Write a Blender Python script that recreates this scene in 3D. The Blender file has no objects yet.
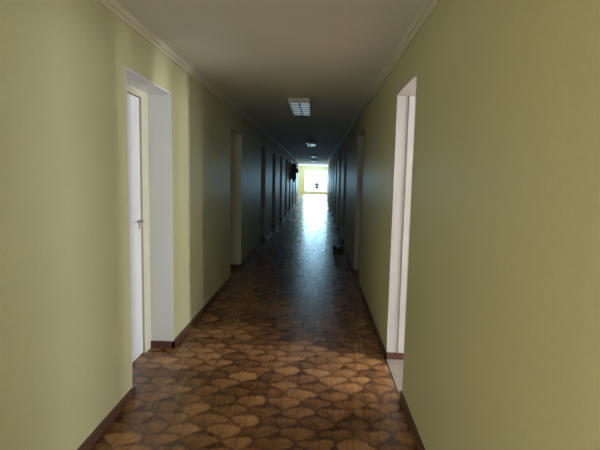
import bpy, bmesh, math, random
from mathutils import Matrix, Vector
random.seed(3)
AL,AR,H,HD=1.2216,0.6113,2.4796,2.165
TW=0.25; YB=-3.5; YE=28.0; YL=40.0
C=bpy.context.scene.collection
# ---------------------------------------------------------------- materials
def newmat(name):
    m=bpy.data.materials.new(name); m.use_nodes=True
    return m,m.node_tree.nodes,m.node_tree.links,m.node_tree.nodes['Principled BSDF']
def simple(name,col,rough=.5,metal=0,var=.08,scale=8,emit=0):
    m,n,l,b=newmat(name)
    tc=n.new('ShaderNodeTexCoord'); no=n.new('ShaderNodeTexNoise'); no.inputs['Scale'].default_value=scale; no.inputs['Detail'].default_value=4
    l.new(tc.outputs['Object'],no.inputs['Vector'])
    mx=n.new('ShaderNodeMix'); mx.data_type='RGBA'
    mx.inputs[6].default_value=(*[c*(1-var) for c in col],1); mx.inputs[7].default_value=(*[min(1,c*(1+var)) for c in col],1)
    l.new(no.outputs['Fac'],mx.inputs[0]); l.new(mx.outputs[2],b.inputs['Base Color'])
    b.inputs['Roughness'].default_value=rough; b.inputs['Metallic'].default_value=metal
    if emit:
        b.inputs['Emission Color'].default_value=(.8,.92,1,1); b.inputs['Emission Strength'].default_value=emit
    return m
def M(n,op,a,b=None,l=None):
    x=n.new('ShaderNodeMath'); x.operation=op
    for k,v in enumerate((a,b)):
        if v is None: continue
        if isinstance(v,(int,float)): x.inputs[k].default_value=v
        else: l.new(v,x.inputs[k])
    return x.outputs[0]
def floor_mat():
    m,n,l,b=newmat('scale_pattern_linoleum')
    f=lambda op,a,c=None: M(n,op,a,c,l)
    def mr(v,a,b_,c,d):
        x=n.new('ShaderNodeMapRange'); x.interpolation_type='SMOOTHSTEP'
        for i,q in enumerate((a,b_,c,d)): x.inputs[i+1].default_value=q
        l.new(v,x.inputs[0]); return x.outputs[0]
    tc=n.new('ShaderNodeTexCoord'); sx=n.new('ShaderNodeSeparateXYZ'); l.new(tc.outputs['Object'],sx.inputs[0])
    nz=n.new('ShaderNodeTexNoise'); nz.inputs['Scale'].default_value=5; nz.inputs['Detail'].default_value=2; l.new(tc.outputs['Object'],nz.inputs['Vector'])
    sc=n.new('ShaderNodeSeparateColor'); l.new(nz.outputs['Color'],sc.inputs[0])
    DX=.222; DY=.24
    X=f('DIVIDE',sx.outputs[0],DX); Y=f('DIVIDE',sx.outputs[1],DY)
    u0=f('ADD',f('ADD',X,Y),f('MULTIPLY',sc.outputs[0],.75)); v0=f('ADD',f('SUBTRACT',X,Y),f('MULTIPLY',sc.outputs[1],.75))
    u=f('ADD',u0,f('MULTIPLY',f('SINE',f('MULTIPLY',v0,2*math.pi)),.05))
    v=f('ADD',v0,f('MULTIPLY',f('SINE',f('MULTIPLY',u0,2*math.pi)),.05))
    fu=f('FRACT',u); fv=f('FRACT',v); iu=f('FLOOR',u); iv=f('FLOOR',v); gu=f('SUBTRACT',1.0,fu); gv=f('SUBTRACT',1.0,fv)
    cb=n.new('ShaderNodeCombineXYZ'); l.new(iu,cb.inputs[0]); l.new(iv,cb.inputs[1])
    wn=n.new('ShaderNodeTexWhiteNoise'); wn.noise_dimensions='2D'; l.new(cb.outputs[0],wn.inputs['Vector'])
    e=f('MINIMUM',f('MINIMUM',fu,gu),f('MINIMUM',fv,gv))
    d=f('SQRT',f('ADD',f('MULTIPLY',fu,fu),f('MULTIPLY',gv,gv)))
    edge=mr(e,0,.15,.42,1)
    ang=f('ARCTAN2',f('ADD',fu,.1),f('ADD',gv,.1))
    gr=f('ADD',f('MULTIPLY',f('SINE',f('MULTIPLY',ang,34)),.5),.5)
    corner=mr(d,.94,1.14,0,-.42)
    half=mr(f('SUBTRACT',fu,gv),-.15,.15,0,.14)
    n3=n.new('ShaderNodeTexNoise'); n3.inputs['Scale'].default_value=16; n3.inputs['Detail'].default_value=5; l.new(tc.outputs['Object'],n3.inputs['Vector'])
    val=f('ADD',f('ADD',f('MULTIPLY',wn.outputs['Value'],.55),f('MULTIPLY',gr,.13)),f('ADD',f('MULTIPLY',d,.18),f('ADD',corner,half)))
    val=f('ADD',val,f('MULTIPLY',f('SUBTRACT',n3.outputs['Fac'],.47),.7))
    ramp=n.new('ShaderNodeValToRGB')
    ramp.color_ramp.elements[0].position=.05; ramp.color_ramp.elements[0].color=(.085,.038,.020,1)
    ramp.color_ramp.elements[1].position=.95; ramp.color_ramp.elements[1].color=(.49,.26,.115,1)
    e2=ramp.color_ramp.elements.new(.5); e2.color=(.28,.13,.052,1)
    l.new(val,ramp.inputs[0])
    mx=n.new('ShaderNodeMix'); mx.data_type='RGBA'; mx.inputs[6].default_value=(.06,.027,.015,1)
    l.new(edge,mx.inputs[0]); l.new(ramp.outputs[0],mx.inputs[7]); l.new(mx.outputs[2],b.inputs['Base Color'])
    rn=n.new('ShaderNodeTexNoise'); rn.inputs['Scale'].default_value=2.2; rn.inputs['Detail'].default_value=3
    mpp=n.new('ShaderNodeMapping'); mpp.inputs['Scale'].default_value=(3.5,.3,1); l.new(tc.outputs['Object'],mpp.inputs[0]); l.new(mpp.outputs[0],rn.inputs['Vector'])
    l.new(f('ADD',f('MULTIPLY',rn.outputs['Fac'],.16),.19),b.inputs['Roughness'])
    b.inputs['Specular IOR Level'].default_value=.32
    return m
def wall_mat():
    m,n,l,b=newmat('olive_yellow_wallpaper')
    tc=n.new('ShaderNodeTexCoord')
    mp=n.new('ShaderNodeMapping'); mp.inputs['Scale'].default_value=(70,70,50); l.new(tc.outputs['Object'],mp.inputs[0])
    n1=n.new('ShaderNodeTexNoise'); n1.inputs['Scale'].default_value=1; n1.inputs['Detail'].default_value=3; l.new(mp.outputs[0],n1.inputs['Vector'])
    n2=n.new('ShaderNodeTexNoise'); n2.inputs['Scale'].default_value=.9; l.new(tc.outputs['Object'],n2.inputs['Vector'])
    a=M(n,'ADD',M(n,'MULTIPLY',n1.outputs['Fac'],.5,l),M(n,'MULTIPLY',n2.outputs['Fac'],.5,l),l)
    mx=n.new('ShaderNodeMix'); mx.data_type='RGBA'; l.new(a,mx.inputs[0])
    mx.inputs[6].default_value=(.57,.56,.325,1); mx.inputs[7].default_value=(.70,.69,.42,1)
    l.new(mx.outputs[2],b.inputs['Base Color']); b.inputs['Roughness'].default_value=.5; b.inputs['Specular IOR Level'].default_value=.32
    bp=n.new('ShaderNodeBump'); bp.inputs['Strength'].default_value=.2; bp.inputs['Distance'].default_value=.002; l.new(n1.outputs['Fac'],bp.inputs['Height']); l.new(bp.outputs['Normal'],b.inputs['Normal'])
    return m
MF=floor_mat(); MW=wall_mat()
MC=simple('ceiling_paint',(.80,.80,.75),.9,var=.04,scale=3)
MC.node_tree.nodes['Principled BSDF'].inputs['Specular IOR Level'].default_value=.15
MT=simple('cornice_paint',(.78,.76,.62),.6,var=.03)
MWH=simple('white_gloss_paint',(.80,.82,.85),.35,var=.02)
MRV=simple('dull_white_paint',(.58,.56,.555),.5,var=.04)
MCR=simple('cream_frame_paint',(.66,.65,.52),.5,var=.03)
MGF=simple('shaded_frame_paint',(.42,.42,.36),.5,var=.05)  # darkened lining colour for far recesses, with their shade painted in
MB=simple('brown_baseboard',(.12,.055,.038),.4,var=.25,scale=20)
MM=simple('brushed_metal',(.45,.45,.46),.3,1)
ML=simple('luminaire_white',(.66,.67,.66),.5,var=.02)
MD=simple('tube_sheen_glow',(.8,.82,.82),.4,var=.03,emit=.28)  # faint emission stands in for bluish sheen on unlit tubes
MDO=simple('tube_sheen_glow_dim',(.6,.62,.62),.4,var=.03,emit=.06)  # weaker version of the added tube glow for the farther fixtures
MG=simple('dark_enamel',(.03,.032,.04),.4,var=.2)
MLV=simple('louvre_grey',(.10,.11,.12),.4,var=.1)
MK=simple('dark_leather',(.02,.02,.022),.45,var=.3,scale=40)
MGR=simple('leaf_green',(.08,.16,.09),.5,var=.4,scale=30)
MTC=simple('terracotta',(.25,.11,.07),.7,var=.15,scale=20)
MTH=simple('worn_beige_threshold',(.26,.22,.185),.7,var=.25,scale=20)
# ---------------------------------------------------------------- helpers
def bx(bm,x0,x1,y0,y1,z0,z1,mi=0):
    vs=[bm.verts.new((x,y,z)) for x in (x0,x1) for y in (y0,y1) for z in (z0,z1)]
    for q in ((0,1,3,2),(4,6,7,5),(0,4,5,1),(2,3,7,6),(0,2,6,4),(1,5,7,3)):
        bm.faces.new([vs[i] for i in q]).material_index=mi
def cyl(bm,p0,p1,r,seg=16,mi=0,r2=None):
    p0=Vector(p0);p1=Vector(p1);d=p1-p0
    g=bmesh.ops.create_cone(bm,cap_ends=True,segments=seg,radius1=r,radius2=r if r2 is None else r2,depth=d.length)
    mt=Matrix.Translation((p0+p1)/2)@d.to_track_quat('Z','Y').to_matrix().to_4x4()
    bmesh.ops.transform(bm,matrix=mt,verts=g['verts'])
def extr(bm,prof,y0,y1):
    a=[bm.verts.new((x,y0,z)) for x,z in prof]; b=[bm.verts.new((x,y1,z)) for x,z in prof]; k=len(prof)
    for i in range(k): bm.faces.new((a[i],a[(i+1)%k],b[(i+1)%k],b[i]))
    bm.faces.new(a); bm.faces.new(b[::-1])
def mk(name,bm,mats,parent=None,loc=None,bevel=0,smooth=False,**props):
    bmesh.ops.recalc_face_normals(bm,faces=bm.faces[:])
    me=bpy.data.meshes.new(name); bm.to_mesh(me); bm.free()
    for m in (mats if isinstance(mats,list) else [mats]): me.materials.append(m)
    o=bpy.data.objects.new(name,me); C.objects.link(o)
    if loc: o.location=loc
    if parent: o.parent=parent
    if bevel:
        md=o.modifiers.new('b','BEVEL'); md.width=bevel; md.segments=2; md.limit_method='ANGLE'
    if smooth:
        for p in me.polygons: p.use_smooth=True
    for k,v in props.items(): o[k]=v
    return o
def st(name,bm,mats,label,cat,**k): return mk(name,bm,mats,kind='structure',label=label,category=cat,**k)
# ---------------------------------------------------------------- openings
LO=[(-.60,.30),(2.8707,3.7624),(6.33,7.235)]+[(9.75+2.45*i,10.6+2.45*i) for i in range(7)]  # first opening is unseen, added to let fill light in
RO=[(-.50,.25),(2.9536,3.68),(6.2,7.075)]+[(9.75+2.45*i,10.6+2.45*i) for i in range(7)]  # first opening likewise added out of view for the near walls' light
def wall(side,xi,xo,ops):
    bm=bmesh.new(); y=YB
    for a,b in ops:
        bx(bm,xi,xo,y,a,0,H); bx(bm,xi,xo,a,b,HD,H); y=b
    bx(bm,xi,xo,y,YE,0,H)
    st('wall_'+side,bm,MW,'olive-yellow papered corridor wall with door recesses','wall')
wall('left',-AL,-AL-TW,LO); wall('right',AR,AR+TW,RO)
bm=bmesh.new(); bx(bm,-6,6,YB-.3,YL+.3,-.1,0); st('floor',bm,MF,'glossy brown linoleum floor with scale-shaped parquet pattern','floor')
bm=bmesh.new(); bx(bm,-6,6,YB-.3,YL+.3,H,H+.1); st('ceiling',bm,MC,'dull off-white painted flat ceiling','ceiling')
def winwall(name,axis,pos,t,a0,a1,wins,z0,z1,mat):
    bm=bmesh.new()
    def b(p,q,r,s):
        if axis=='y': bx(bm,p,q,pos,pos+t,r,s)
        else: bx(bm,pos,pos+t,p,q,r,s)
    c=a0
    for w0,w1 in wins:
        b(c,w0,0,H); b(w0,w1,0,z0); b(w0,w1,z1,H); c=w1
    b(c,a1,0,H)
    st(name,bm,mat,'papered wall with a window opening','wall')
wn_=1
def window(axis,pos,w0,w1,z0,z1,mull):
    global wn_
    bm=bmesh.new(); t=.05
    def b(p,q,r,s):
        if axis=='y': bx(bm,p,q,pos,pos+.06,r,s)
        else: bx(bm,pos,pos+.06,p,q,r,s)
    b(w0,w0+t,z0,z1); b(w1-t,w1,z0,z1); b(w0+t,w1-t,z0,z0+t); b(w0+t,w1-t,z1-t,z1)
    for i in range(1,mull):
        c=w0+(w1-w0)*i/mull; b(c-t/2,c+t/2,z0+t,z1-t)
    st(f'window_{wn_}',bm,MWH,'white-painted window frame with tall panes','window'); wn_+=1
def area(name,loc,rot,sx,sy,e,col):
    L=bpy.data.lights.new(name,'AREA'); L.shape='RECTANGLE'; L.size=sx; L.size_y=sy; L.energy=e; L.color=col
    o=bpy.data.objects.new(name,L); o.location=loc; o.rotation_euler=rot; C.objects.link(o); return o
winwall('wall_back','y',YB-.25,.25,-AL-TW,AR+TW,[(-.95,.35)],.7,2.2,MW)
window('y',YB-.18,-.95,.35,.7,2.2,2)
area('fill_back',(-.3,YB-.3,1.45),(math.radians(90),0,0),1.3,1.5,30,(.97,.99,1))  # unseen fill light; its window in the back wall is added too
# lobby
winwall('wall_far','y',YL,.25,-5,5,[(-1.15,.82)],.25,2.1,MW)
window('y',YL+.08,-1.15,.82,.25,2.1,1)
area('daylight_far',(-.165,YL+.4,1.2),(math.radians(-90),0,0),2.1,2.0,620,(.40,.74,1))
bm=bmesh.new(); bx(bm,5,5.2,YE,YL,0,H); bx(bm,-5,-AL-TW,YE-.2,YE,0,H); bx(bm,AR+TW,5,YE-.2,YE,0,H)
st('wall_lobby',bm,MW,'olive-yellow papered lobby walls','wall')
winwall('wall_lobby_outer','x',-5.25,.25,YE,YL,[(35.5,39)],.8,2.2,MW)
window('x',-5.14,35.5,39,.8,2.2,3)
area('fill_lobby',(-5.45,37.25,1.5),(0,math.radians(-90),0),1.4,3.5,200,(1,.90,.66))  # unseen side window and warm light added to brighten the far wall
# side rooms through the open doorways, with unseen windows added as fill
X0=AR+TW
bm=bmesh.new(); bx(bm,X0,5.0,-3,-2.8,0,H); bx(bm,X0,5.0,7.8,8.0,0,H); bx(bm,X0,5.0,.45,.6,0,H)
st('wall_side',bm,MWH,'pale side-room walls','wall')
WS=[(-1.2,.2,330),(.75,1.1,420),(1.95,2.35,640),(3.3,3.7,300),(4.9,7.0,100)]  # unseen window strips, placed to cast light bands and fill the walls
winwall('wall_outer','x',5.0,.25,-3,8.0,[w[:2] for w in WS],.8,2.3,MWH)
for w0,w1,en in WS:
    window('x',5.08,w0,w1,.8,2.3,1)
    area('daylight_fill_side',(5.35,(w0+w1)/2,1.55),(0,math.radians(90),0),1.5,w1-w0,en*(w1-w0),(.97,.98,1))  # doorway daylight plus added fill, one lamp per strip
X1=-AL-TW
bm=bmesh.new(); bx(bm,-5,X1,-3,-2.8,0,H); bx(bm,-5,X1,2.2,2.4,0,H)
st('wall_room',bm,MWH,'pale side-room walls','wall')
winwall('wall_street','x',-5.25,.25,-3,2.4,[(-1.2,.9)],.8,2.3,MWH)
window('x',-5.14,-1.2,.9,.8,2.3,2)
area('fill_left_room',(-5.45,-.15,1.55),(0,math.radians(-90),0),1.5,2.1,930,(.97,.99,1))  # unseen left-room window and light added to fill the near corridor
# ---------------------------------------------------------------- cornices, baseboards
for side,s,xi in (('left',1,-AL),('right',-1,AR)):
    bm=bmesh.new()
    prof=[(0,0),(0,-.054),(.015,-.054),(.017,-.030),(.034,-.030),(.042,0)]
    extr(bm,[(xi+s*x,H+z) for x,z in prof],YB,YE)
    st('trim_1' if side=='left' else 'trim_2',bm,MT,'stepped painted cornice moulding along the ceiling edge','cornice')
def base(side,xi,s,ops):
    bm=bmesh.new(); y=YB; d=.016*s; hb=.06
    for k,(a,b) in enumerate(ops):
        bx(bm,xi,xi+d,y,a,0,hb)
        bx(bm,xi+d,xi-s*(TW-.06),b-.030,b-.0152,0,hb)
        bx(bm,xi-s*(TW-.06),xi+d,a+.0152,a+.03,0,hb)
        y=b-.03
    bx(bm,xi,xi+d,y,YE,0,hb)
    st('baseboard_'+side,bm,MB,'thin dark brown wooden baseboard','baseboard')
base('left',-AL,1,LO); base('right',AR,-1,RO)
tn=3
for s,xi,ops in ((-1,-AL,LO),(1,AR,RO)):
    for k,(a,b) in enumerate(ops):
        bm=bmesh.new(); x0=xi+s*-.002; x1=xi+s*TW
        bx(bm,x0,x1,a,a+.015,0,HD); bx(bm,x0,x1,b-.015,b,0,HD); bx(bm,x0,x1,a+.015,b-.015,HD-.015,HD)
        if s==1 and k==1:
            bx(bm,xi+.09,x1-.002,b-.026,b-.015,.062,HD-.015); bx(bm,xi+.09,x1-.002,a+.015,a+.022,.062,HD-.015)
            bx(bm,xi-.018,xi-.003,a-.0,b+.0,HD-.022,HD+.006)
        st(f'trim_{tn}',bm,MRV if (s==1 and k==1) else (MWH if k<2 else (MCR if k==2 and s<0 else MGF)),'painted doorway reveal lining','door lining'); tn+=1  # linings beyond the near doors use darker colour to paint in dimness
bm=bmesh.new(); bx(bm,AR-.004,AR+TW,RO[1][0]+.032,RO[1][1]-.032,0,.006); st(f'trim_{tn}',bm,MTH,'worn grey doorway threshold strip','threshold')
# ---------------------------------------------------------------- doors (in closed recesses)
dn=1
def door(s,xi,a,b):
    global dn
    a+=.015;b-=.015
    xb=xi+s*(TW-.06)
    bm=bmesh.new(); w=.05; w2=.14
    fr=bmesh.new()
    bx(fr,xb,xb+s*.06,a,a+w,0,HD-.015); bx(fr,xb,xb+s*.06,b-w2,b,0,HD-.015); bx(fr,xb,xb+s*.06,a+w,b-w2,HD-.015-w,HD-.015)
    g=.008
    bx(bm,xb+s*.014,xb+s*.05,a+w+g,b-w2-g,.012,HD-.015-w-g)
    d=st(f'door_{dn}',bm,MWH,'white flush door with metal lever handle','door',bevel=.003); dn+=1
    mk('door_frame',fr,MCR,parent=d,label='cream-painted wooden door frame')
    hm=bmesh.new(); yh=b-w2-.05; xf=xb+s*.014; z=1.12
    bx(hm,xf-s*.006,xf,yh-.012,yh+.012,z-.06,z+.012)
    cyl(hm,(xf-s*.005,yh,z),(xf-s*.032,yh,z),.008)
    cyl(hm,(xf-s*.032,yh+.008,z),(xf-s*.030,yh-.10,z),.008,r2=.007)
    mk('door_handle',hm,MM,parent=d,bevel=.002,label='silver lever handle on a small plate')
for a,b in LO[1:]: door(-1,-AL,a,b)
for a,b in RO[2:]: door(1,AR,a,b)
def leaf(x0,x1,y0,y1,hx,hd):
    global dn
    bm=bmesh.new(); bx(bm,x0,x1,y0,y1,.012,HD-.02)
    d=st(f'door_{dn}',bm,MWH,'white flush door standing fully open in a bright room','door',bevel=.003); dn+=1
    hm=bmesh.new(); yh=y1-.06
    bx(hm,hx,hx+hd*.008,yh-.018,yh+.018,.93,1.11); cyl(hm,(hx,yh,1.06),(hx+hd*.05,yh,1.06),.009); cyl(hm,(hx+hd*.05,yh,1.06),(hx+hd*.046,yh-.11,1.06),.009,r2=.007)
    mk('door_handle',hm,MM,parent=d,label='silver lever handle on a tall plate')
leaf(X0+.005,X0+.045,3.70,4.38,X0+.045,1)
leaf(X0+.005,X0+.045,-1.25,-.53,X0+.045,1)
leaf(X1-.045,X1-.005,.33,1.2,X1-.045,-1)
# ---------------------------------------------------------------- ceiling luminaires
def luminaire():
    e=bmesh.new(); w,Lh,t=.135,.58,.06
    bx(e,-w,w,-Lh,Lh,-.012,0)
    for x in (-w,w-.012): bx(e,x,x+.012,-Lh,Lh,-t,-.012)
    for y in (-Lh,Lh-.012): bx(e,-w+.012,w-.012,y,y+.012,-t,-.012)
    o=mk('ceiling_luminaire',e,ML,loc=(-.26,6.35,H),label='white rectangular fluorescent ceiling fixture with louvre grid',category='ceiling light',group='fluorescent fixtures along the corridor ceiling')
    l=bmesh.new(); bx(l,-.012,.012,-Lh+.012,Lh-.012,-t+.002,-.05)
    for i in range(1,6):
        y=-Lh+i*2*Lh/6; bx(l,-w+.012,w-.012,y-.022,y+.022,-t+.002,-.052)
    p1=mk('louvre',l,MLV,parent=o,label='darker crossing louvre blades')
    t_=bmesh.new()
    for x in (-.065,.065): bx(t_,x-.045,x+.045,-Lh+.03,Lh-.03,-.050,-.02)
    p2=mk('tube',t_,MD,parent=o,bevel=.012)
    return o,[p1,p2]
lo,lp=luminaire()
for i,y in enumerate((13.9,21.4,27.0)):
    c=lo.copy(); c.location=(-.2,y-.6,H); C.objects.link(c)
    for j,p in enumerate(lp):
        q=p.copy(); q.parent=c; C.objects.link(q)
        if i>0 and j==1: q.data=q.data.copy(); q.data.materials[0]=MDO
# ---------------------------------------------------------------- electrical cabinet high on the far wall
CY=9.75+2.45*4+1.65; ZC=1.38
bm=bmesh.new(); bx(bm,0,.22,-.18,.18,0,.72); bx(bm,.05,.17,-.12,.12,-.12,0); cyl(bm,(.1,0,.72),(.1,0,H-ZC-.06),.02); bx(bm,.04,.30,-.15,.15,.30,.50)
cab=mk('electrical_cabinet',bm,MG,loc=(-AL+.004,CY,ZC),bevel=.008,label='dark enamelled metal cabinet mounted on the corridor wall',category='electrical cabinet')
bm=bmesh.new(); bx(bm,.301,.312,-.13,.13,.31,.49); cd=mk('cabinet_door',bm,MG,parent=cab,bevel=.003)
bm=bmesh.new(); cyl(bm,(.312,.1,.4),(.325,.1,.4),.015); bx(bm,.322,.332,.094,.106,.37,.43); mk('handle',bm,MM,parent=cd)
def shoe(loc,rot):
    bm=bmesh.new()
    secs=[(-.14,.034,.0,.075),(-.10,.038,.0,.095),(-.05,.037,.0,.085),(0,.04,.0,.065),(.05,.046,.0,.052),(.10,.044,.0,.044),(.14,.028,.0,.03)]
    rings=[]
    for y,w,z0,z1 in secs:
        r=[]
        for k in range(12):
            a=2*math.pi*k/12; ca,sa=math.cos(a),math.sin(a)
            r.append(bm.verts.new((w*ca*(1 if sa<.2 else .8),y,.012+z0+(z1-z0)*(.5+.5*sa))))
        rings.append(r)
    for a,b in zip(rings,rings[1:]):
        for k in range(12): bm.faces.new((a[k],a[(k+1)%12],b[(k+1)%12],b[k]))
    bm.faces.new(rings[0]); bm.faces.new(rings[-1][::-1])
    o=mk('shoe',bm,MK,loc=loc,smooth=True,label='dark leather shoe standing beside the baseboard',category='shoe',group='pair of shoes by the wall')
    o.rotation_euler=(0,0,rot)
    s=bmesh.new(); pts=[(-.035,-.145),(.035,-.145),(.038,0),(.048,.06),(.03,.145),(-.03,.145),(-.048,.06),(-.038,0)]
    a=[s.verts.new((x,y,0)) for x,y in pts]; b=[s.verts.new((x,y,.016)) for x,y in pts]
    for k in range(8): s.faces.new((a[k],a[(k+1)%8],b[(k+1)%8],b[k]))
    s.faces.new(a[::-1]); s.faces.new(b)
    mk('sole',s,MG,parent=o)
shoe((.50,9.4,0),.2); shoe((.39,9.35,0),-.1)
# potted plant on a stand before the far window
bm=bmesh.new(); bx(bm,-.25,.25,-.2,.2,.57,.6)
for x in (-.22,.22):
    for y in (-.17,.17): bx(bm,x-.015,x+.015,y-.015,y+.015,0,.57)
bx(bm,-.22,.22,-.01,.01,.2,.23)
mk('plant_stand',bm,MWH,loc=(-.05,37,0),label='white wooden stand before the bright window',category='plant stand')
bm=bmesh.new(); cyl(bm,(0,0,0),(0,0,.12),.12,24,r2=.16); cyl(bm,(0,0,.12),(0,0,.15),.17,24)
pl=mk('potted_plant',bm,MTC,loc=(-.05,37,.6),label='leafy green houseplant in a terracotta pot on a stand',category='potted plant')
bm=bmesh.new()
for i in range(54):
    a=random.uniform(0,6.28); r=random.uniform(.08,.34); hh=random.uniform(.10,.34)*(1.1-r); w=random.uniform(.025,.04)
    d=Vector((math.cos(a),math.sin(a),0)); n=Vector((-d.y,d.x,0))
    P=[Vector((0,0,.13)),d*r*.5+Vector((0,0,.14+hh)),d*r*.85+Vector((0,0,.14+hh*.9)),d*r*1.15+Vector((0,0,.12+hh*.4))]
    W=[.006,w*.6,w,.003]
    prev=None
    for p,ww in zip(P,W):
        q=(bm.verts.new(p-n*ww),bm.verts.new(p+n*ww))
        if prev: bm.faces.new((prev[0],prev[1],q[1],q[0]))
        prev=q
mk('foliage',bm,MGR,parent=pl)
# ---------------------------------------------------------------- world, camera
w=bpy.data.worlds.new('w'); bpy.context.scene.world=w; w.use_nodes=True
w.node_tree.nodes['Background'].inputs[0].default_value=(.85,.95,1,1); w.node_tree.nodes['Background'].inputs[1].default_value=2.0
cam=bpy.data.cameras.new('cam'); cam.sensor_width=36; cam.lens=451.64*36/600; cam.clip_start=.02
co=bpy.data.objects.new('cam',cam); C.objects.link(co)
co.matrix_world=Matrix.Translation((0,0,1.5))@Matrix.Rotation(.0369,4,'Z')@Matrix.Rotation(math.pi/2-.1060,4,'X')@Matrix.Rotation(.0209,4,'Z')
bpy.context.scene.camera=co
bpy.context.scene.view_settings.view_transform='Standard'
